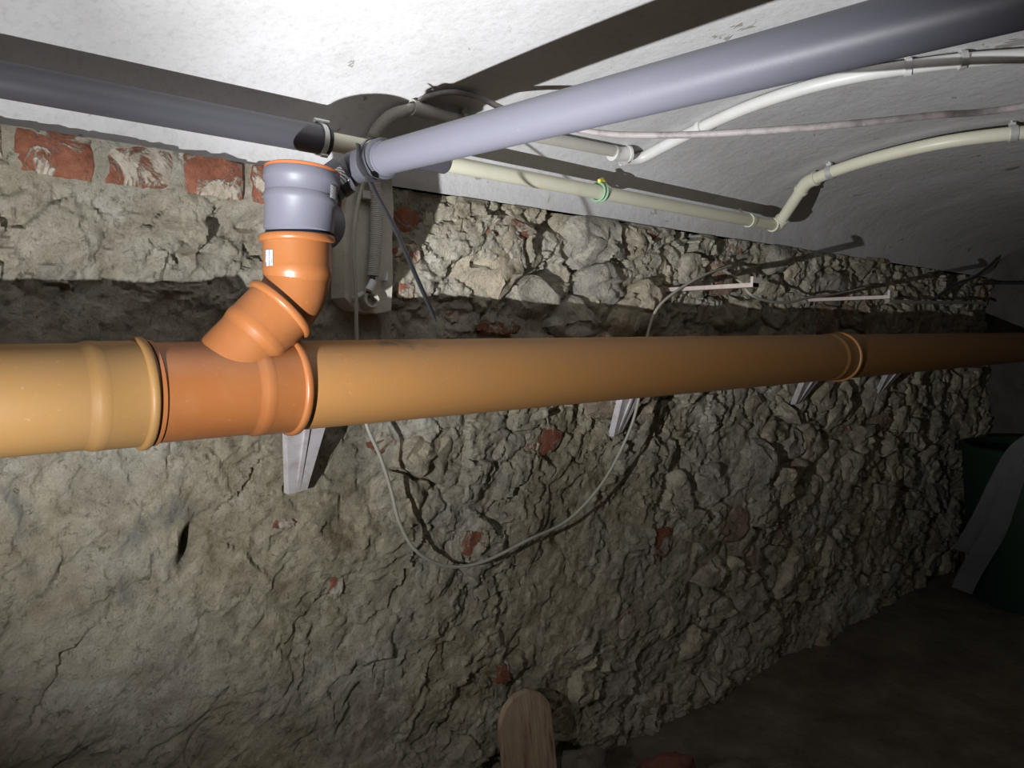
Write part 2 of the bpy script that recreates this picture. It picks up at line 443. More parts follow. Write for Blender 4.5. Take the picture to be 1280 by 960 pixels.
def base_h(x, z):
    xw = x + 0.07 * (fbm(x * 8, z * 8, 61, 4) - 0.5); zw = z + 0.07 * (fbm(x * 8, z * 8, 65, 4) - 0.5)
    h = 0.03 * (fbm(x * 1.3, z * 1.6, 11, 2) - 0.5)
    h = h + 0.085 * (terr(fbm(xw * 4.2 - 0.8 * zw, zw * 4.8, 15, 5, 0.55), 8, 0.12) - 0.5)
    amp = (0.45 + 0.55 * sstep(0.6, 1.6, x)) * (0.35 + 0.9 * sstep(0.38, 0.58, fbm(x * 3.3, z * 3.9, 201, 3)))
    xv = x + 0.05 * (fbm(x * 17, z * 17, 161, 3) - 0.5); zv = z + 0.05 * (fbm(x * 17, z * 17, 165, 3) - 0.5)
    amp = amp * (1.0 - 0.45 * smear(x, z)) + 0.55 * sstep(0.02, 0.10, z - CZ) * (1 - sstep(0.6, 0.9, x))
    v1, c1 = frac(xv - 0.3 * zv, zv, 0.125, 0.105, 300); v2, c2 = frac(xv - 0.25 * zv, zv + 0.2 * xv, 0.042, 0.036, 320); v3, _ = frac(x, z, 0.019, 0.016, 340)
    h = h + amp * (0.038 * v1 + 0.012 * v2 + 0.004 * v3 - 0.010 * c1 * sstep(0.5, 0.6, fbm(x * 6, z * 6, 211, 2)) - 0.004 * c2 * sstep(0.45, 0.6, fbm(x * 8, z * 8, 221, 2)))
    h = h + 0.010 * (fbm(x * 45, z * 45, 28, 3, 0.65) - 0.5)
    return h
def top_lim(z):
    return 0.004 + 0.10 * sstep(0.0, 0.075, SPRING - z)
def wall_h(x, z):
    f1, f2, ci, cj = worley(x, z); m = smear(x, z)
    joint = 1 - sstep(0.0, 0.16, f2 - f1)
    h = base_h(x, z) - 0.020 * joint * (1 - m) * sstep(0.35, 0.6, fbm(x * 7, z * 7, 99, 2))
    zr = z - CZ
    flat = sstep(0.22, 0.27, zr) * (1 - sstep(0.72, 0.85, x))           # around the brick course
    h = h * (1 - 0.72 * flat) + 0.018 * flat
    h = h * (1 - 0.35 * (1 - sstep(0.5, 1.0, x)) * (1 - sstep(0.0, 0.1, zr)))
    h = np.where(x > 0.72, np.minimum(h, top_lim(z)), h)
    hole = np.exp(-(((x - 0.505 - 0.25 * (zr + 0.40)) / 0.012) ** 2 + ((zr + 0.40) / 0.035) ** 2)); h = h - 0.07 * hole
    return h
xs = np.concatenate([np.arange(-1.5, 0.05, 0.03), np.arange(0.05, 1.7, 0.0052), np.arange(1.7, 3.0, 0.0085), np.arange(3.0, X1 + 0.02, 0.015)])
zs = np.append(np.linspace(-0.02, SPRING - 0.004, 299), SPRING - 0.002)
GX, GZ = np.meshgrid(xs, zs)
GH = wall_h(GX, GZ)
GH[-1] = -0.04                                              # the top folds back under the vault
nx, nz = len(xs), len(zs)
V = np.stack([GX, WALL_Y - GH, GZ], -1).reshape(-1, 3)
ii = np.arange(nx - 1)[None, :] + np.arange(nz - 1)[:, None] * nx
Fq = np.stack([ii, ii + 1, ii + 1 + nx, ii + nx], -1).reshape(-1, 4)
def fast_mesh(name, V, Fq, mat, sharp=None):
    me = bpy.data.meshes.new(name)
    me.vertices.add(len(V)); me.vertices.foreach_set('co', np.ascontiguousarray(V, np.float32).ravel())
    me.loops.add(Fq.size); me.loops.foreach_set('vertex_index', np.ascontiguousarray(Fq, np.int32).ravel())
    me.polygons.add(len(Fq)); me.polygons.foreach_set('loop_start', np.arange(0, Fq.size, 4, dtype=np.int32))
    me.update(calc_edges=True); me.validate(); me.shade_smooth(); me.materials.append(mat)
    if sharp: me.set_sharp_from_angle(angle=math.radians(sharp))
    o = bpy.data.objects.new(name, me); COL.objects.link(o); return o
wall = tag(fast_mesh('wall_back', V, Fq, MORTAR, 38), 'long rough rubble stone cellar wall with smeared mortar behind the pipes', kind='structure')

# bricks of the course under the vault, and fragments of brick showing in the rubble
def rough_block(c, hx, hz, depth, seed, tilt=0.0, rag=0.0):
    """brick set in the wall: rounded, uneven front, pushed back by depth"""
    n, k = 9, 7; Vv = []; Fc = []
    r = np.random.default_rng(seed); cut = r.random(4) * 0.55
    for j in range(k):
        for i in range(n):
            u, w = -1 + 2 * i / (n - 1), -1 + 2 * j / (k - 1)
            e = max(abs(u), abs(w))
            x = c[0] + hx * u * (1 - (0.05 + rag * cut[0 if w > 0 else 1]) * abs(w) ** 2) + (r.random() - .5) * (0.005 + 0.05 * rag * hx)
            z = c[2] + hz * w * (1 - (0.06 + rag * cut[2 if u > 0 else 3]) * abs(u) ** 2) + (r.random() - .5) * (0.005 + 0.08 * rag * hz) + tilt * u * hx
            y = c[1] + (0.006 if e > 0.98 else 0) + (r.random() - .5) * 0.003
            Vv.append((x, y, z))
    for j in range(k - 1):
        for i in range(n - 1):
            Fc.append((j * n + i, j * n + i + 1, (j + 1) * n + i + 1, (j + 1) * n + i))
    ring = [i for i in range(n)] + [j * n + n - 1 for j in range(1, k)] + [(k - 1) * n + i for i in range(n - 2, -1, -1)] + [j * n for j in range(k - 2, 0, -1)]
    m = len(Vv)
    for q in ring: Vv.append((Vv[q][0], Vv[q][1] + depth, Vv[q][2]))
    L = len(ring)
    for a in range(L):
        b = (a + 1) % L; Fc.append((ring[b], ring[a], m + a, m + b))
    Fc.append(tuple(m + a for a in range(L)))
    return Vv, Fc
def piece(name, vf, mat, ctr, parent, smooth=35):
    v = np.asarray(vf[0], float) - np.array(ctr)
    o = obj(name, (v, vf[1]), mat, None, smooth, loc=(0, 0, 0)); o.parent = parent; o.location = ctr
    return o
bricks = []
for k in range(-2, 5):                                       # header course
    a = 0.237 + 0.1325 * k; w = 0.113
    bricks.append((a + w / 2, SPRING - 0.042, w / 2, 0.037, max(0.026, float(wall_h(np.linspace(a, a + w, 12), np.full(12, SPRING - 0.042)).max()) + 0.002), 0))
def bpx(x0, y0, x1, y1, hh, tilt=0):
    a, b = at(x0, y0, 'y', WALL_Y - hh), at(x1, y1, 'y', WALL_Y - hh)
    bricks.append(((a.x + b.x) / 2, (a.z + b.z) / 2, abs(b.x - a.x) / 2, abs(a.z - b.z) / 2, float(wall_h(np.linspace(a.x, b.x, 9), np.full(9, (a.z + b.z) / 2)).mean()) + 0.005, tilt))
bpx(494, 248, 540, 296, 0.030); bpx(496, 302, 532, 334, 0.03); bpx(602, 262, 682, 304, 0.036, -0.03); bpx(545, 252, 556, 285, 0.040)
bpx(500, 352, 524, 376, 0.030); bpx(815, 285, 832, 298, 0.042); bpx(925, 300, 943, 318, 0.04)
bpx(472, 545, 512, 570, 0.022); bpx(655, 535, 712, 568, 0.028); bpx(570, 385, 588, 405, 0.024); bpx(605, 398, 660, 420, 0.02)
bpx(822, 665, 850, 695, 0.030); bpx(585, 668, 620, 694, 0.034); bpx(420, 720, 440, 748, 0.026); bpx(630, 838, 648, 858, 0.03)
bpx(1090, 318, 1122, 330, 0.03); bpx(348, 655, 380, 662, 0.030); bpx(780, 770, 800, 800, 0.03)
for k, (bx, bz, hx, hz, hh, tl) in enumerate(bricks):
    c = (bx, WALL_Y - hh, bz)
    piece('brick', rough_block(c, hx, hz, 0.06, k, tl, 0.0 if k < 7 else 1.0), BRICK, c, wall)

# rubble stones, each cut from its own cell of the masonry
jj, iis = np.meshgrid(np.arange(0, int(SPRING / SZ) + 1), np.arange(-1, int(X1 / SX) + 2), indexing='ij')
jj = jj.ravel().astype(float); iis = iis.ravel().astype(float)
fx, fz = feat(iis, jj); cx = fx * SX; cz = fz * SZ
for _ in range(6):                                           # undo the warp
    a, b = warp(cx, cz); cx = cx + (fx * SX - a); cz = cz + (fz * SZ - b)
ms = smear(cx, cz); lift = 0.006 + 0.032 * h2(iis, jj, 71)
keep = (cx > 0.1) & (cx < X1 - 0.08) & (cz > 0.02) & (cz < SPRING - 0.03) & (ms < 0.62)
for (bx, bz, hx, hz, hh, tl) in bricks:
    keep &= ~((np.abs(cx - bx) < hx + 0.05) & (np.abs(cz - bz) < hz + 0.035))
keep &= ~((np.abs(cx - 0.80) < 0.10) & (cz > CZ - 0.05))     # plaster patch
idx = np.nonzero(keep)[0]
order = idx[np.argsort(np.hypot(cx[idx] - 0.6, 0))][:300]
NA = 36
ang = np.linspace(0, 2 * PI, NA, endpoint=False)
steps = np.linspace(0.0, 0.17, 48)
gap = 0.035
Sx = cx[order][:, None, None] + np.cos(ang)[None, :, None] * steps[None, None, :]
Sz = cz[order][:, None, None] + np.sin(ang)[None, :, None] * steps[None, None, :]
f1, f2, ci, cj = worley(Sx, Sz)
ok = (ci == iis[order][:, None, None]) & (cj == jj[order][:, None, None]) & (f2 - f1 > gap)
ok[:, :, 0] = True
R = steps[np.maximum(np.argmin(ok, axis=2) - 1, 1)]
R = np.where(ok.all(2), 0.10, R)
R = 0.8 * R + 0.1 * np.roll(R, 1, 1) + 0.1 * np.roll(R, -1, 1)
fr = np.array([0.25, 0.45, 0.62, 0.77, 0.89, 0.97, 1.0])
for q, o_i in enumerate(order):
    r = R[q]
    if r.mean() < 0.02: continue
    X = np.concatenate([[cx[o_i]], (cx[o_i] + np.cos(ang)[None, :] * r[None, :] * fr[:, None]).ravel()])
    Z = np.concatenate([[cz[o_i]], (cz[o_i] + np.sin(ang)[None, :] * r[None, :] * fr[:, None]).ravel()])
    Z = np.minimum(Z, SPRING - 0.004)
    ff = np.concatenate([[0], np.repeat(fr, NA)])
    sd = int(o_i) * 13 + 5
    tx, tz = (random.random() - 0.5) * 0.28, (random.random() - 0.5) * 0.3
    lf = lift[o_i] * (1.0 - 0.75 * ms[o_i])
    # level of the ground around the stone, its own plane, facets and a broken rim
    H = base_h(np.array([cx[o_i]]), np.array([cz[o_i]]))[0] * 0.7 + lf + tx * (X - cx[o_i]) + tz * (Z - cz[o_i])
    lx, lz = X - cx[o_i], Z - cz[o_i]
    for _k in range(3):                                       # broken facets
        th = random.random() * 2 * PI; dd = (0.15 + 0.5 * random.random()) * r.mean(); sl = 0.25 + 0.5 * random.random()
        H = H - sl * np.maximum(0, lx * math.cos(th) + lz * math.sin(th) - dd)
    H = H + 0.030 * (terr(fbm(X * 9 + sd, Z * 9, 3, 4, 0.6), 6, 0.2) - 0.5) + 0.018 * frac(X + 0.02 * fbm(X * 20, Z * 20, 3, 2), Z, 0.05, 0.04, sd)[0] + 0.010 * (fbm(X * 40, Z * 40, 9, 3) - 0.5)
    H = np.minimum(H - 0.006 * ff ** 10, top_lim(Z) + 0.003)
    Hs = np.minimum(base_h(X[-NA:], Z[-NA:]) - 0.035, H[-NA:] - 0.03)
    Xs = cx[o_i] + (X[-NA:] - cx[o_i]) * 1.02; Zs = np.minimum(cz[o_i] + (Z[-NA:] - cz[o_i]) * 1.02, SPRING - 0.002)
    X = np.concatenate([X, Xs]); Z = np.concatenate([Z, Zs]); H = np.concatenate([H, Hs])
    Vv = np.stack([X, WALL_Y - H, Z], -1); Fc = []
    for a in range(NA):
        Fc.append((0, 1 + a, 1 + (a + 1) % NA))
    for s in range(len(fr)):
        for a in range(NA):
            b = (a + 1) % NA
            Fc.append((1 + s * NA + a, 1 + (s + 1) * NA + a, 1 + (s + 1) * NA + b, 1 + s * NA + b))
    piece('stone', (Vv, Fc), STONE, (float(cx[o_i]), WALL_Y, float(cz[o_i])), wall, 50)

# ------------------------------------------------------------------ vault, floor, other walls
ys = CROWN_Y + HALF * np.sin(np.linspace(-PI / 2, PI / 2, 70))
xc = np.linspace(X0, X1, 120)
GX, GY = np.meshgrid(xc, ys)
GZ = np.vectorize(ceil_z)(GY) + 0.006 * (fbm(GX * 2.2, GY * 2.2, 77, 3) - 0.5)
GZ = np.where(GY >= ys[-1] - 1e-6, SPRING - 0.002, GZ)
V = np.stack([GX, GY, GZ], -1).reshape(-1, 3); nx = len(xc)
ii = np.arange(nx - 1)[None, :] + np.arange(len(ys) - 1)[:, None] * nx
Fq = np.stack([ii, ii + nx, ii + 1 + nx, ii + 1], -1).reshape(-1, 4)
tag(fast_mesh('ceiling', V, Fq, CEIL), 'low whitewashed barrel vault over the cellar passage', kind='structure')

xf = np.linspace(X0, X1, 140); yf = np.linspace(FRONT_Y, WALL_Y + 0.05, 60)
GX, GY = np.meshgrid(xf, yf)
GZ = 0.02 * (fbm(GX * 3, GY * 3, 50, 4) - 0.5) + 0.03 * sstep(WALL_Y - 0.25, WALL_Y, GY) * fbm(GX * 7, GY * 7, 55, 3)
V = np.stack([GX, GY, GZ], -1).reshape(-1, 3); nx = len(xf)
ii = np.arange(nx - 1)[None, :] + np.arange(len(yf) - 1)[:, None] * nx
Fq = np.stack([ii, ii + 1, ii + 1 + nx, ii + nx], -1).reshape(-1, 4)
tag(fast_mesh('floor', V, Fq, FLOOR), 'dark trodden earth floor of the cellar', kind='structure')

def rough_wall(name, fn, u0, u1, v1, label, mat=None):
    us = np.linspace(u0, u1, 90); wv = np.linspace(-0.02, v1, 80)
    U, Wv = np.meshgrid(us, wv); H = base_h(U + 7.3, Wv + 3.1)
    V = fn(U, Wv, H).reshape(-1, 3); n = len(us)
    ii = np.arange(n - 1)[None, :] + np.arange(len(wv) - 1)[:, None] * n
    Fq = np.stack([ii, ii + 1, ii + 1 + n, ii + n], -1).reshape(-1, 4)
    return tag(fast_mesh(name, V, Fq, mat or MORTAR), label, kind='structure')
rough_wall('wall_end', lambda u, w, h: np.stack([X1 - 0.03 - h, u, w], -1), FRONT_Y, WALL_Y + .05, SPRING + RISE + 0.02, 'rough end wall of the cellar behind the green tub, shade put into its colour', SHADE_WALL)
rough_wall('wall_front', lambda u, w, h: np.stack([u, FRONT_Y + h, w], -1), X0, X1, SPRING + 0.01, 'rough unseen wall opposite the pipes, coloured ochre to bounce warm light', BOUNCE_OCHRE)
rough_wall('wall_left', lambda u, w, h: np.stack([X0 + h, u, w], -1), FRONT_Y, WALL_Y + .05, SPRING + RISE + 0.02, 'rough unseen wall closing the passage, coloured ochre to bounce warm light', BOUNCE_OCHRE)

# ------------------------------------------------------------------ orange main drain
MY, MR = 1.28, 0.080
mz = lambda x: CZ - 0.0902 + 0.0078 * x
AX = Vector((1, 0, 0.0078)).normalized()
def mp(x): return Vector((x, MY, mz(x)))
def bell(L, r, s0, R, lip, back=0.006):
    """socket profile: barrel widening at s0 to R, thick lip at the end L"""
    return [(s0 - 0.012, r), (s0 - 0.009, r + 0.0003), (s0 - 0.001, r + 0.0026), (s0 + 0.002, r + 0.0034), (s0 + 0.011, r + 0.0036), (s0 + 0.015, r + 0.003), (s0 + 0.017, r + 0.0026),
            (L - 0.0135, r + 0.003), (L - 0.0125, r + 0.0066), (L - 0.0105, r + 0.0085), (L - 0.007, r + 0.0090), (L - 0.0025, r + 0.0086), (L - 0.0006, r + 0.0072), (L, r + 0.0055), (L, r + 0.003), (L - 0.06, r + 0.002)]
t = thing('drain_pipe', 'yellowish orange drain pipe entering at the left edge, ending in a belled collar', 'pipe', mp(-1.2))
xe = 0.365
obj('barrel', lathe(mp(-1.3), AX, [(0, MR), (1.3 + 0.285, MR), (1.3 + 0.288, MR - .004)], 64), ORANGE_PALE, t)
obj('socket', lathe(mp(0.0), AX, bell(xe, MR, 0.285, MR + 0.0065, 0.006), 64), ORANGE_PALE, t)
obj('seal_ring', lathe(mp(xe), AX, [(-0.008, MR + .001), (-0.008, MR + 0.005), (-0.002, MR + 0.006), (0.001, MR + 0.004), (0.001, MR)], 64), RUBBER, t)

t = thing('branch_fitting', 'glossy orange Y-branch fitting joining the sloping arm to the main drain', 'pipe fitting', mp(0.45))
xr = 0.612
obj('body', lathe(mp(0.30), AX, [(0, MR - .004), (0, MR), (xr - 0.30 - 0.075, MR)], 64), ORANGE, t)
obj('spigot_ring', lathe(mp(xe), AX, [(0.004, MR), (0.005, MR + 0.0035), (0.010, MR + 0.004), (0.013, MR)], 64), ORANGE, t)
obj('run_socket', lathe(mp(0.30), AX, bell(xr - 0.30, MR, xr - 0.30 - 0.078, MR + 0.0065, 0.0065), 64), ORANGE, t)
STK = Vector((0.613, 1.250, 0))                         # stack axis
BC = Vector((0.613, 1.250, CZ + 0.080))                 # where arm axis meets stack axis
B0 = mp(0.450)
BD = (BC - B0).normalized()
BL = (BC - B0).length
BR = 0.055
arm_end = BL - 0.038
obj('branch_arm', lathe(B0, BD, [(0, BR), (arm_end - 0.074, BR + 0.0015)], 56), ORANGE, t)
obj('branch_socket', lathe(B0, BD, bell(arm_end, BR + 0.0015, arm_end - 0.072, BR + 0.008, 0.006), 56), ORANGE, t)

xs2 = 2.70
t = thing('drain_pipe', 'long brownish orange drain pipe running right from the Y-branch to a collar', 'pipe', mp(1.6))
MIDM = ORANGE_OLD.copy(); MIDM.name = 'smudged_orange_plastic'
smudge(MIDM, at(500, 430, 'y', 1.26) - mp(1.6), (0.10, 0.06, 0.018), (0.05, 0.04, 0.03))
obj('barrel', lathe(mp(0.56), AX, [(0, MR - .004), (0, MR), (xs2 - 0.56 - 0.085, MR)], 64), MIDM, t)
obj('socket', lathe(mp(0.56), AX, bell(xs2 - 0.56, MR, xs2 - 0.56 - 0.09, MR + 0.006, 0.006), 64), ORANGE_OLD, t)
t = thing('drain_pipe', 'dark far length of drain pipe beyond the last collar, running into the end wall', 'pipe', mp(3.9))
obj('barrel', lathe(mp(2.64), AX, [(0, MR - .004), (0, MR), (X1 - 2.64, MR)], 56), ORANGE_OLD, t)
obj('seal_ring', lathe(mp(xs2), AX, [(-0.006, MR), (-0.006, MR + 0.005), (0.001, MR + 0.004), (0.001, MR)], 56), RUBBER, t)

# orange 45 degree elbow between stack and sloping arm
t = thing('elbow_fitting', 'orange elbow fitting with a small barcode sticker under the grey fitting', 'pipe fitting', STK + Vector((0, 0, CZ + 0.05)))
ztop = CZ + 0.176
turn = BD.angle(Vector((0, 0, 1)))
Rb = 0.085; tl = Rb * math.tan(turn / 2)
side = (BD - Vector((0, 0, 1)) * BD.z).normalized()     # sideways direction of the arm (towards +x going up)
cb = BC + Vector((0, 0, tl)) - side * Rb                # bend centre
bend = arc(cb, side, Vector((0, 0, -1)), Rb, 0, turn, 12)
path = [STK + Vector((0, 0, ztop - 0.066))] + bend + [BC - BD * (tl + 0.05)]
obj('bend', tube(path, BR, 56), ORANGE, t)
eso = obj('socket', lathe(STK + Vector((0, 0, ztop - 0.15)), (0, 0, 1), bell(0.15, BR, 0.15 - 0.068, BR + 0.0065, 0.0065), 56), ORANGE, t)
obj('gap_ring', lathe(B0, BD, [(arm_end - 0.004, BR), (arm_end - 0.004, BR + 0.006), (arm_end + 0.001, BR + 0.005), (arm_end + 0.001, BR)], 56), RUBBER, t)
sub('sticker', lathe(STK + Vector((0, 0, ztop - 0.056)), (0, 0, 1), [(0, BR + 0.0045), (0.026, BR + 0.0045)], 8, math.radians(-30), math.radians(-10), up=(-0.85, -0.52, 0)), PAPER, eso)

# grey branch fitting on top of it
t = thing('branch_fitting', 'grey plastic branch fitting standing upright in the orange elbow', 'pipe fitting', STK + Vector((0, 0, ztop)))
g0 = STK + Vector((-0.001, 0, ztop - 0.04)); GR = 0.0605; GA = Vector((0.085, 0, 1)).normalized()
gt = 0.04 + 0.108
obj('body', lathe(g0, GA, [(0, 0.053), (0, 0.0548), (0.045, 0.0548), (0.048, GR - .001), (0.092, GR - .001), (0.095, GR + 0.0012), (0.107, GR + 0.0014), (0.110, GR)], 56), GREY, t)
gso = obj('socket', lathe(g0, GA, [(0.110, GR), (gt - 0.022, GR + 0.0005), (gt - 0.018, GR + 0.004), (gt - 0.004, GR + 0.0045), (gt, GR + 0.003), (gt, GR - 0.003), (gt - .05, GR - .004)], 56), GREY, t)
EL = at(443, 210, 'y', 1.250)                           # centre of the dark elbow leading to the waste pipe
p_in = at(417, 228, 'y', 1.268)
GD = (at(1100, 38, 'x', 0.735) - at(480, 198, 'x', 0.735)).normalized()
b0 = STK + Vector((0.012, 0.03, ztop + 0.035))
bd = (p_in - b0).normalized(); el_len = (p_in - b0).length
obj('branch_arm', lathe(b0, bd, [(0, 0.030), (el_len * 0.8, 0.030), (el_len * 0.82, 0.0325), (el_len, 0.0325), (el_len, 0.022)], 40), GREY, t)
obj('arm_collar', lathe(STK + Vector((0.006, 0, ztop + 0.028)), (0.80, 0.42, 0.0), [(0.02, 0.046), (0.070, 0.046), (0.075, 0.043), (0.075, 0.030)], 36), GREY, t)
sub('sticker', lathe(g0 + GA * 0.104, GA, [(0, GR + 0.0024), (0.022, GR + 0.0024)], 6, math.radians(-8), math.radians(8), up=(0.50, -0.84, 0)), PAPER2, gso)
t2 = thing('end_cap', 'flat orange-brown cap closing the top of the grey fitting', 'cap', g0 + GA * gt)
obj('rim', lathe(g0, GA, [(gt, GR - 0.004), (gt + .0005, GR + 0.0032), (gt + 0.005, GR + 0.0032), (gt + 0.007, GR), (gt + 0.007, GR - 0.006)], 56), REDSEAL, t2)
obj('lid', lathe(g0, GA, [(gt + 0.007, GR - 0.006), (gt + 0.004, GR - 0.010), (gt + 0.004, 0.0005)], 56), REDSEAL, t2)

# dark grey elbow and the waste pipe crossing the passage
PG = at(480, 198, 'x', 0.735)
t = thing('elbow_fitting', 'dark grey small elbow with a white sticker behind the grey fitting', 'pipe fitting', EL)
s0 = PG - GD * 0.012
mid = EL
p_in = p_in - bd * 0.004
pathe = spline([p_in, p_in * 0.5 + mid * 0.5, mid, (mid + s0) * 0.5, s0 - GD * 0.02, s0], 6)
obj('bend', tube(pathe, 0.029, 36), GREY_DARK, t)
obj('socket', lathe(s0 - GD * 0.032, GD, [(0, 0.029), (0.004, 0.0325), (0.030, 0.0325), (0.034, 0.0355), (0.043, 0.0355), (0.045, 0.033), (0.045, 0.024)], 40), GREY_DARK, t)
rso = obj('ring', lathe(p_in, (mid - p_in), [(0.004, 0.028), (0.006, 0.0345), (0.028, 0.0345), (0.030, 0.028)], 40), GREY_DARK, t)
sub('sticker', lathe(p_in, (mid - p_in), [(0.008, 0.0352), (0.026, 0.0352)], 8, math.radians(-20), math.radians(28), up=(-0.35, -0.9, 0.1)), PAPER2, rso)
t = thing('waste_pipe', 'grey waste pipe crossing overhead from the elbow to the upper right corner', 'pipe', PG)
obj('barrel', lathe(s0 - GD * .01, GD, [(0, 0.022), (0, 0.0282), (1.7, 0.0282), (1.7, 0.022)], 48), GREY, t)
obj('end_ring', lathe(s0, GD, [(0.014, 0.028), (0.014, 0.0302), (0.019, 0.0302), (0.0195, 0.028)], 48), GREY, t)

# cable tie round the elbow socket with its long tail
t = thing('cable_tie', 'black cable tie round the dark elbow with a long tail hanging down', 'cable tie', s0)
c = s0 - GD * 0.012
obj('strap', lathe(c, GD, [(-0.006, 0.0360), (-0.006, 0.0378), (0.006, 0.0378), (0.006, 0.0360)], 40), BLACK, t)
hp = at(461, 224, 'y', c.y - 0.030)
obj('head', box(hp, Vector((0.005, 0, 0)), Vector((0, 0.004, 0)), Vector((0, 0, 0.005))), BLACK, t)
tail = spline([at(448, 180, 'y', c.y - 0.02), at(450, 198, 'y', c.y - 0.026), hp, at(492, 282, 'y', c.y - 0.05), at(520, 345, 'y', c.y - 0.06), at(546, 403, 'y', c.y - 0.06)], 6)
obj('tail', tube(tail, [0.0062] * (len(tail) - 3) + [0.0060, 0.005, 0.001], 8, True, (0.28, (0.3, -1, 0.1))), BLACK, t)

# ------------------------------------------------------------------ pipes along the vault
RY = 1.385
def rp(px, py): return at(px, py, 'y', RY)
A, B = rp(100, 112), rp(740, 243)
RDIR = (rp(975, 283) - rp(0, 99)).normalized(); R0 = rp(0, 99)
def run_at(px):                      # point of the run at a photo column
    best = min(np.linspace(-2, 3.5, 2200), key=lambda s: abs(proj(R0 + RDIR * s)[0] - px))
    return R0 + RDIR * best
def proj(P):
    q = Vector(P) - Vector((0, 0, CZ)); d = q.dot(FW)
    return 640 + FPX * q.dot(RT) / d, 480 - FPX * q.dot(UP) / d
e0 = run_at(408); e1 = run_at(972)
t = thing('pipe_sleeve', 'dark grey pipe under the vault at upper left with a clamp at its end', 'pipe', run_at(0))
sl0 = R0 - RDIR * 1.4; sll = (e0 - sl0).length
obj('barrel', lathe(sl0, RDIR, [(0, 0.0275), (sll - 0.055, 0.0275)], 44), GREY_DARK, t)
obj('end_piece', lathe(sl0, RDIR, [(sll - 0.055, 0.0275), (sll - 0.054, 0.0280), (sll - 0.002, 0.0280), (sll, 0.027), (sll, 0.016)], 44), GREY_DARK, t)
t = thing('hose_clamp', 'steel hose clamp on the end of the dark grey pipe', 'clamp', e0)
hc = e0 - RDIR * 0.012
obj('band', lathe(hc, RDIR, [(-0.005, 0.0287), (-0.005, 0.0305), (0.005, 0.0305), (0.005, 0.0287)], 40), STEEL, t)
obj('band', lathe(hc + RDIR * 0.010, RDIR, [(-0.003, 0.0287), (-0.003, 0.0315), (0.003, 0.0315), (0.003, 0.0287)], 40), BLACK, t)
obj('screw', tube([hc + Vector((-0.014, -0.004, 0.034)), hc + Vector((0.016, -0.004, 0.034))], 0.0048, 10), STEEL, t)
obj('screw', tube([hc + Vector((-0.006, -0.012, -0.032)), hc + Vector((0.008, -0.012, -0.032))], 0.004, 10), STEEL, t)
# grey stub sleeve
g1, g2 = run_at(500), run_at(556)
t = thing('pipe_sleeve', 'short dark grey sleeve on the cream pipe behind the waste pipe', 'pipe sleeve', g1)
obj('barrel', lathe(g1, (g2 - g1), [(0, 0.018), (0, 0.0235), ((g2 - g1).length, 0.0235), ((g2 - g1).length, 0.018)], 36), GREY_DARK, t)

CR = 0.0185
k2 = on_ceil(1008, 228, 0.035)
t = thing('cream_pipe', 'cream plastic pipe under the vault, bending up and out over two elbows', 'pipe', e0)
obj('run', tube([e0 - RDIR * 0.03, e1], CR, 28), CREAM, t)
rise = (k2 - e1).normalized()
obj('riser', tube([e1 + rise * 0.01, k2 - rise * 0.01], CR, 28), CREAM, t)
def elbow(c, din, dout, r, L):
    p = spline([c - din * L, c - din * L * 0.45, c + (dout - din) * L * 0.12, c + dout * L * 0.45, c + dout * L], 5)
    return join(tube(p, r, 28), lathe(c - din * L, din, [(0, r), (0, r + 0.002), (0.007, r + 0.002), (0.008, r)], 28),
                lathe(c + dout * L, -dout, [(0, r), (0, r + 0.002), (0.007, r + 0.002), (0.008, r)], 28))
out_pts = [k2] + [on_ceil(x, y, 0.035) for x, y in ((1045, 213), (1100, 196), (1180, 178), (1265, 167), (1330, 164), (1400, 168))]
def across(last, off, n=7):
    return [Vector((last.x + 0.02 * k, y, ceil_z(y, off))) for k, y in enumerate(np.linspace(last.y - 0.08, FRONT_Y + off + 0.02, n))]
out_pts = out_pts[:6] + across(out_pts[5], 0.035)
od = (out_pts[1] - out_pts[0]).normalized()
obj('elbow', elbow(e1, RDIR, rise, CR + 0.003, 0.034), CREAM, t)
obj('elbow', elbow(k2, rise, od, CR + 0.003, 0.038), CREAM, t)
obj('outlet', tube(spline(out_pts, 8), CR, 28), CREAM, t)

def clamp(c, d, r, name, label, cat, group, mat, up, stem, w=0.009):
    t = thing(name, label, cat, c, group)
    bnd = obj('band', lathe(c - Vector(d).normalized() * w, d, [(0, r + 0.0003), (0, r + 0.004), (2 * w, r + 0.004), (2 * w, r + 0.0003)], 32), mat, t)
    u = Vector(up).normalized()
    obj('stem', tube([c + u * (r + 0.002), c + u * (r + stem)], 0.0035, 10), mat, t)
    q = c + u * (r + 0.005); dd = Vector(d).normalized()
    sub('lug', box(q, dd * (w * 0.9), u * 0.006, dd.cross(u) * 0.005), mat, bnd)
    return t
cl = run_at(937); clamp(cl, RDIR, CR, 'pipe_clamp', 'pipe clamp on the cream pipe just before its lower elbow', 'clamp', None, CREAM, (0, 0.7, 0.75), 0.04)
cpos = on_ceil(1038, 215.5, 0.035); clamp(cpos, (out_pts[2] - out_pts[1]), CR, 'pipe_clamp', 'shiny steel pipe clamp beside the upper cream elbow', 'clamp', None, STEEL, (-0.15, 0.1, 1), 0.035)
cpos = on_ceil(1266, 167, 0.035); clamp(cpos, (out_pts[5] - out_pts[3]), CR, 'pipe_clamp', 'steel pipe clamp on the cream pipe at the right edge', 'clamp', None, STEEL, (0.0, 0.1, 1), 0.035)
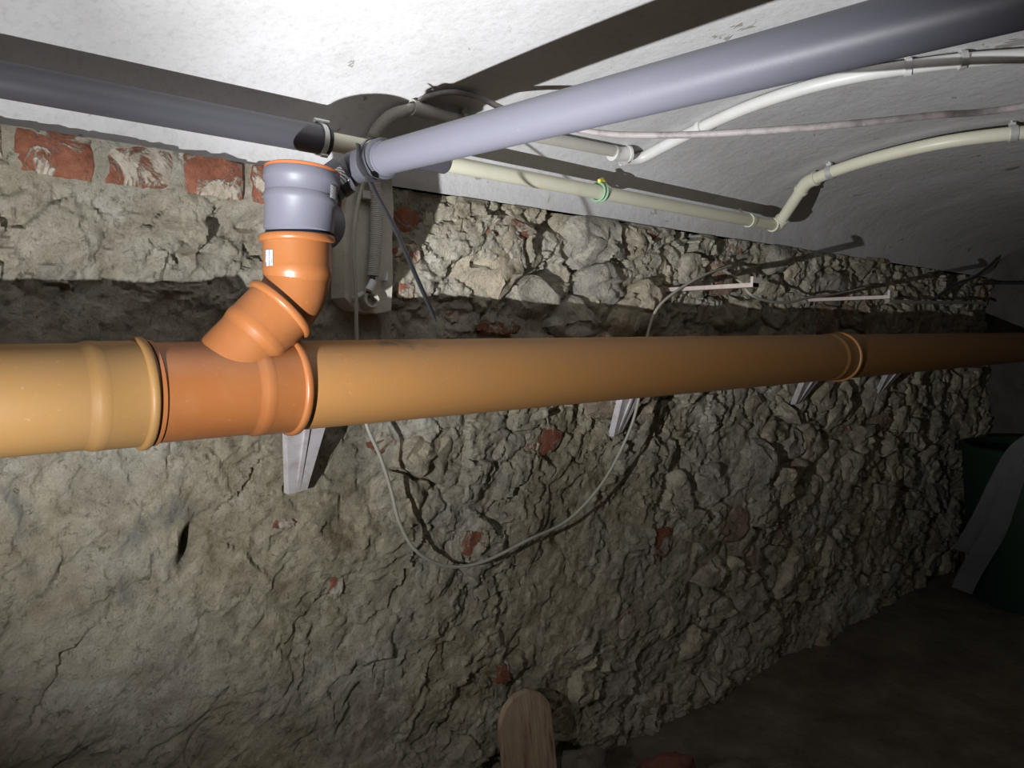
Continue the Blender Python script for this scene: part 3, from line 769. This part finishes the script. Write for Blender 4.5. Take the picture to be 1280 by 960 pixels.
# earth wire round the cream pipe
gc = run_at(748)
t = thing('earth_wire', 'green and yellow wire wrapped round the cream pipe', 'wire', gc)
_, u, w = frame(RDIR)
for k in range(2):
    lp = [gc + RDIR * (0.012 * k - 0.008 + 0.006 * math.sin(a / 2)) + (u * math.cos(a) + w * math.sin(a)) * (CR + 0.005) for a in np.linspace(0.2, 2 * PI - 0.1, 25)]
    obj('loop', tube(lp, 0.0034, 10), GREENW, t)
obj('twist', tube([gc + Vector((-0.012, -0.012, 0.026)), gc + Vector((0.002, -0.010, 0.032)), gc + Vector((0.016, -0.006, 0.026))], 0.005, 10), YELLOWW, t)

# corrugated conduit on the plaster strip, rising to the vault
def wy(px, py, h): return at(px, py, 'y', WALL_Y - h)
pp = [(434, 232), (452, 226), (490, 222), (492, 262), (490, 300), (491, 345), (489, 388), (470, 392), (445, 388), (431, 372), (432, 330), (430, 290)]
pts = [wy(x, y, 0.045) for x, y in pp]
piece('plaster_patch', prism(pts, (0, 0.06, 0)), PLASTER, tuple(pts[0]), wall, 30)
cpath = spline([wy(466, 345, 0.062), wy(470, 300, 0.064), wy(470, 250, 0.066), wy(464, 205, 0.07)] + [on_ceil(x, y, 0.022) for x, y in ((466, 172), (486, 147), (510, 138), (526, 137))], 40)
rr = [0.0125 + (0.0012 if (k % 2) else -0.0004) for k in range(len(cpath))]
t = thing('corrugated_conduit', 'ribbed grey conduit climbing the plaster strip onto the vault', 'conduit', cpath[0])
obj('tube', tube(cpath, rr, 16), GREYCON, t, smooth=70)
fit_o = wy(455, 244, 0.055)
obj('clip', box(fit_o, Vector((0.010, 0, 0)), Vector((0, 0.012, 0)), Vector((0, 0, 0.008))), GREYCON, t)
t = thing('wire_stub', 'taped black wire end sticking out below the ribbed conduit', 'wire', wy(462, 360, 0.06))
obj('wire', tube(spline([wy(467, 338, 0.066), wy(465, 352, 0.068), wy(459, 372, 0.060)], 5), 0.006, 10), BLACK, t)
obj('tape', tube([wy(467, 351, 0.074), wy(461, 363, 0.074)], 0.0085, 10), TAPE_AND_LIT, t)
t = thing('pipe_stub', 'small capped pipe stub low on the plaster strip', 'pipe stub', wy(458, 376, 0.05))
obj('ring', lathe(wy(458, 377, 0.04), (-0.1, -1, 0.1), [(0, 0.018), (0.028, 0.018), (0.030, 0.016), (0.030, 0.012), (0.01, 0.0115), (0.01, 0.0005)], 28), PLASTER, t)
solo('lit_patch', prism([wy(481, 350, 0.062), wy(485, 338, 0.062), wy(485, 352, 0.062)], (0, 0.012, 0)), TAPE_AND_LIT, 'triangular patch of light at the right edge of the plaster strip, added as a white sliver', 'light patch')  # lit gaps in the shadow, added as white slivers
solo('lit_patch', prism([wy(443, 371, 0.062), wy(455, 364, 0.062), wy(456, 367, 0.062), wy(444, 374, 0.062)], (0, 0.012, 0)), TAPE_AND_LIT, 'thin patch of light at the left of the capped pipe stub, added as a white sliver', 'light patch')

# rigid painted conduit on the vault, then the white conduit out across it
cpts = [on_ceil(x, y, 0.022) for x, y in ((524, 137), (570, 150), (630, 163), (700, 176), (772, 190))]
t = thing('rigid_conduit', 'painted conduit running along the vault above the cream pipe', 'conduit', cpts[0])
obj('tube', tube(spline(cpts, 6), 0.0145, 22), GREYCON, t)
obj('coupler', lathe(cpts[0] - (cpts[1] - cpts[0]).normalized() * 0.02, (cpts[1] - cpts[0]), [(0, 0.0145), (0, 0.0165), (0.05, 0.0165), (0.05, 0.0145)], 24), GREYCON, t)
for k, (x, y) in enumerate(((578, 151), )):
    c = on_ceil(x, y, 0.022); d = (cpts[2] - cpts[1])
    clamp(c, d, 0.0145, 'conduit_clip', 'narrow painted clip on the conduit under the looped thin cable', 'clip', None, GREYCON, (0, -0.3, 1), 0.02, 0.007)
wj = on_ceil(775, 193, 0.024)
t = thing('conduit_tee', 'white end fitting joining the painted conduit and the white conduit', 'conduit fitting', wj)
obj('body', elbow(wj, (cpts[-1] - cpts[-2]).normalized(), (on_ceil(810, 190, 0.02) - wj).normalized(), 0.0185, 0.03), WHITEP, t)
obj('cap', lathe(wj + Vector((0.0, 0.004, -0.002)), (0.9, 0.1, -0.2), [(0, 0.016), (0.030, 0.016), (0.033, 0.013), (0.033, 0.0005)], 24), WHITEP, t)
wpts = [on_ceil(x, y, 0.020) for x, y in ((776, 200), (800, 198), (830, 183), (870, 163), (930, 136), (1000, 112), (1065, 96), (1130, 85), (1200, 76), (1280, 70), (1340, 68))]
wpts += across(wpts[-1], 0.020)
t = thing('white_conduit', 'white conduit sweeping in an arc over the vault to the right edge', 'conduit', wpts[0])
obj('tube', tube(spline(wpts, 6), 0.0150, 24), WHITEP, t)
for (x, y, x2, y2, mt, lb) in ((876, 160, 930, 136, WHITEP, 'white clip on the white conduit above its lower bend'), (1135, 84, 1200, 76, WHITEP, 'flat white clip on the arc of the white conduit'), (1203, 75, 1280, 70, STEEL, 'small rusty clip on the white conduit near the right edge')):
    c = on_ceil(x, y, 0.020); d = on_ceil(x2, y2, 0.020) - c
    clamp(c, d, 0.0150, 'conduit_clip', lb, 'clip', None, mt, (0, 0.1, 1), 0.018, 0.006)

# thin cable looping off the vault and crossing behind the waste pipe
q1 = [on_ceil(x, y, 0.008) for x, y in ((524, 126), (540, 119), (566, 115))]
end = at(1290, 131, 'y', 0.42)
q2 = [at(600, 122, 'x', q1[-1].x + 0.06), at(640, 140, 'y', 1.16), at(740, 165, 'y', 1.02), at(830, 169, 'y', 0.88), at(930, 165, 'y', 0.75), at(1050, 156, 'y', 0.62), at(1170, 144, 'y', 0.52), end, end + Vector((0.06, -0.45, 0.015)), end + Vector((0.10, -0.95, -0.03))]
solo('thin_cable', tube(spline(q1 + q2, 8), 0.0062, 12), MAUVE, 'dusty mauve cable hanging free below the vault to the right edge', 'cable')

# ------------------------------------------------------------------ cables on the wall
lc = [wy(455, 226, 0.062), wy(446, 262, 0.062), wy(442, 310, 0.062), wy(445, 370, 0.064), wy(446, 425, 0.06), wy(450, 480, 0.06), wy(458, 530, 0.07), wy(475, 570, 0.075), wy(488, 610, 0.075), wy(500, 655, 0.075),
      wy(522, 690, 0.07), wy(560, 708, 0.06), wy(605, 702, 0.055), wy(660, 675, 0.055), wy(710, 650, 0.055), wy(752, 605, 0.075), wy(782, 550, 0.09), wy(797, 505, 0.10), wy(803, 460, 0.10),
      wy(810, 416, 0.09), wy(822, 385, 0.085), wy(848, 362, 0.085), wy(880, 344, 0.08), wy(913, 332, 0.05)]
solo('wall_cable', tube(spline(lc, 8), 0.0042, 12), CABLE, 'grey cable hanging in a wide loop below the orange pipe', 'cable')
lc2 = [wy(905, 338, 0.05), wy(925, 352, 0.07), wy(938, 368, 0.11), wy(960, 376, 0.11), wy(985, 378, 0.10), wy(1012, 372, 0.08), wy(1045, 368, 0.05), wy(1080, 360, 0.05)]
solo('wall_cable', tube(spline(lc2, 8), 0.005, 10), CABLE, 'grey cable sagging between the two upper bracket arms', 'cable')
lc3 = [wy(1110, 376, 0.06), wy(1150, 378, 0.07), wy(1190, 378, 0.07), wy(1232, 379, 0.07)]
solo('wall_cable', tube(spline(lc3, 6), 0.008, 8), CABLE, 'pale cable running level above the far dark pipe', 'cable')
for pts_, lb in (([(1170, 372), (1195, 355), (1220, 345), (1245, 325), (1252, 312)], 'dark cable rising steeply towards the vault in the far corner'),
                 ([(1215, 356), (1245, 354), (1275, 354), (1300, 353)], 'dark cable running level across the far end wall')):
    solo('far_cable', tube(spline([at(x, y, 'x', X1 - 0.12) if x > 1238 else wy(x, y, 0.06) for x, y in pts_], 6), 0.008, 8), BLACK, lb, 'cable')

# ------------------------------------------------------------------ brackets
def console(top_l, top_r, bot_l, bot_r, label):
    """wedge-shaped strut set in the wall, leaning out to a short arm behind the pipe"""
    yb, yt = WALL_Y - 0.018, 1.425
    P = [at(*bot_l, 'y', yb), at(*bot_r, 'y', yb), at(*top_r, 'y', yt), at(*top_l, 'y', yt)]
    xm = (P[2].x + P[3].x) / 2; hw = (P[2].x - P[3].x) / 2; zt = P[2].z + 0.045
    t = thing('wall_bracket', label, 'bracket', (xm, WALL_Y, P[0].z), 'white consoles under the drain')
    up = (P[2] + P[3] - P[0] - P[1]) * 0.5; e = up * (0.045 / up.z)
    obj('strut', prism([P[0], P[1], P[2] + e, P[3] + e], (0, 0.022, 0.0)), PAINTBAR, t)
    obj('web', prism([P[0] * 0.5 + P[1] * 0.5 + Vector((-.004, 0, 0)), P[0] * 0.5 + P[1] * 0.5 + Vector((.004, 0, 0)), (P[2] + P[3]) / 2 + e + Vector((.005, -0.008, 0)), (P[2] + P[3]) / 2 + e + Vector((-.005, -0.008, 0))], (0, 0.02, 0)), PAINTBAR, t)
    obj('arm', box((xm, (WALL_Y + 0.03 + 1.375) / 2, zt), (hw, 0, 0), (0, (WALL_Y + 0.03 - 1.375) / 2, 0), (0, 0, 0.007)), PAINTBAR, t)
console((355, 540), (409, 540), (361, 618), (384, 612), 'white painted wedge bracket below the Y-branch collar')
console((776, 498), (803, 496), (767, 546), (778, 540), 'white bracket below the drain pipe where the looped cable passes')
console((1001, 483), (1022, 481), (994, 506), (1003, 502), 'thin white bracket under the drain near its far collar')
console((1104, 476), (1122, 474), (1097, 494), (1104, 490), 'dim bracket under the far dark drain pipe')
def arm_bar(x, z, y_end, label):
    t = thing('bracket_arm', label, 'bracket', (x, WALL_Y, z))
    L = WALL_Y + 0.03 - y_end
    obj('bar', box((x, y_end + L / 2, z), (0.016, 0, 0), (0, L / 2, 0), (0, 0, 0.006)), PINKBAR, t)
    obj('upturned_tip', prism([(x - .016, y_end, z - 0.006), (x + .016, y_end, z - 0.006), (x + .015, y_end, z + 0.020), (x - .015, y_end, z + 0.024)], (0, 0.008, 0)), PINKBAR, t)
arm_bar(1.99, CZ + 0.150, 1.19, 'pinkish flat bracket arm with upturned tip, nearer of the pair above the drain')
arm_bar(2.89, CZ + 0.147, 1.18, 'pinkish flat bracket arm with upturned tip, farther of the pair above the drain')

# ------------------------------------------------------------------ things on the floor
bt = at(655, 866, 'y', 1.445); bw = 0.088
zb = 0.012
outl = []
for s in np.linspace(0, PI, 15): outl.append((math.cos(s) * bw, bt.z - bw * 0.85 + math.sin(s) * bw * 0.85))
outl += [(-bw * 0.98, zb), (bw * 0.98, zb)]
hgt = bt.z - zb
poly = [Vector((bt.x + u, 1.445 - 0.055 * (1 - (z - zb) / hgt), z)) for u, z in outl]
solo('wooden_board', prism(poly, (0, 0.016, 0.002)), WOOD, 'brown round-topped board leaning against the stone wall at the floor', 'board', smooth=30)

def lump(c, r, seed, sq=(1, 1, 0.7)):
    n, k = 18, 11; Vv = []; Fc = []
    rg = np.random.default_rng(seed); ph = rg.random(6) * 6
    for j in range(k + 1):
        th = PI * j / k
        for i in range(n):
            a = 2 * PI * i / n
            d = Vector((math.sin(th) * math.cos(a), math.sin(th) * math.sin(a), math.cos(th)))
            m = max(abs(d.x), abs(d.y), abs(d.z)) ** -0.45
            q = 1 + 0.10 * math.sin(3 * d.x + ph[0]) * math.sin(4 * d.y + ph[1]) + 0.07 * math.sin(7 * d.z + 5 * d.x + ph[2]) + 0.05 * math.sin(9 * d.y + ph[3])
            Vv.append((c[0] + d.x * r * m * q * sq[0], c[1] + d.y * r * m * q * sq[1], c[2] + d.z * r * m * q * sq[2]))
    for j in range(k):
        for i in range(n):
            Fc.append((j * n + i, (j + 1) * n + i, (j + 1) * n + (i + 1) % n, j * n + (i + 1) % n))
    return Vv, Fc
REDLUMP = plastic('red_brick_rubble', (0.16, 0.06, 0.045), 0.9, 0.6, (0.2, 0.15, 0.12), 0.2, scale=30, bump=0.006)
DARKLUMP = plastic('dark_rubble', (0.14, 0.125, 0.10), 0.9, 0.5, (0.08, 0.07, 0.06), 0.2, scale=30, bump=0.006)
PALELUMP = plastic('pale_rubble', (0.50, 0.47, 0.40), 0.9, 0.5, (0.3, 0.27, 0.22), 0.2, scale=30, bump=0.006)
def ground(px, py, z=0.05): return at(px, py, 'z', z)
p = ground(832, 966, 0.09); solo('rubble_lump', lump((p.x, p.y, 0.065), 0.075, 1, (1.1, 0.8, 0.9)), REDLUMP, 'reddish brick lump on the floor at the bottom edge', 'rubble')
p = ground(912, 972, 0.05); solo('rubble_lump', lump((p.x, p.y, 0.045), 0.062, 2, (1.25, 0.8, 0.7)), DARKLUMP, 'brown rubble lump right of the reddish one at the bottom edge', 'rubble')
p = at(708, 950, 'y', 1.42); solo('rubble_lump', lump((p.x + 0.045, 1.39, 0.07), 0.085, 3, (0.8, 0.7, 0.95)), DARKLUMP, 'dark rubble lump on the floor right of the round-topped board', 'rubble')
p = at(672, 975, 'y', 1.30); solo('rubble_lump', lump((p.x, 1.30, 0.085), 0.09, 4, (1.0, 0.5, 1.15)), DARKLUMP, 'dark rubble piece in front of the foot of the round-topped board', 'rubble')
p = at(697, 972, 'y', 1.26); solo('rubble_lump', lump((p.x + 0.03, 1.20, 0.055), 0.05, 6, (0.8, 0.7, 1.1)), PALELUMP, 'small pale rubble piece at the bottom edge by the board', 'rubble')

# green tub in the far corner with grey strips hanging over its rim
rimz = at(1205, 548, 'x', 4.36).z
tc = Vector((4.36, 1.03, 0)); TR = 0.36
t = thing('tub', 'dark green tub standing in the far right corner', 'tub', tc)
obj('body', lathe(tc + Vector((0, 0, 0.005)), (0, 0, 1), [(0, 0.001), (0, TR * 0.84), (rimz - 0.03, TR), (rimz - 0.03, TR - 0.008), (0.02, TR * 0.83), (0.02, 0.001)], 48), BINGREEN, t)
obj('rim', lathe(tc + Vector((0, 0, rimz - 0.035)), (0, 0, 1), [(0, TR), (0, TR + 0.014), (0.028, TR + 0.016), (0.034, TR + 0.008), (0.034, TR - 0.010), (0.0, TR - 0.009)], 48), BINGREEN, t)
def strip(pts, w, side_v, label):
    P = spline(pts, 6); sv = Vector(side_v).normalized(); Vv = []; Fc = []
    for k, q in enumerate(P):
        tg = (P[min(k + 1, len(P) - 1)] - P[max(k - 1, 0)]).normalized(); nn = tg.cross(sv).normalized() * 0.003
        for a, b in ((-1, 1), (1, 1), (1, -1), (-1, -1)): Vv.append(tuple(q + sv * (w * a) + nn * b))
    for k in range(len(P) - 1):
        for i in range(4):
            Fc.append((4 * k + i, 4 * k + (i + 1) % 4, 4 * k + 4 + (i + 1) % 4, 4 * k + 4 + i))
    Fc += [(0, 1, 2, 3), (4 * len(P) - 1, 4 * len(P) - 2, 4 * len(P) - 3, 4 * len(P) - 4)]
    return solo('grey_strip', (Vv, Fc), STRIPG, label, 'strip', 'strips over the tub rim')
sd = Vector((RT.x, RT.y, -0.35))
strip([at(1300, 546, 'x', 4.05), at(1275, 566, 'x', 3.97), at(1252, 605, 'x', 3.97), at(1230, 650, 'x', 3.98), at(1206, 690, 'x', 4.00)], 0.058, sd, 'upper grey flat strip hanging over the rim of the green tub')
strip([at(1285, 580, 'x', 4.00), at(1262, 620, 'x', 3.99), at(1240, 670, 'x', 4.00), at(1215, 712, 'x', 4.01), at(1202, 738, 'x', 4.02)], 0.052, sd, 'lower grey flat strip reaching farther down beside the green tub')
for o in bpy.data.objects:
    if '_w' in o: del o['_w']
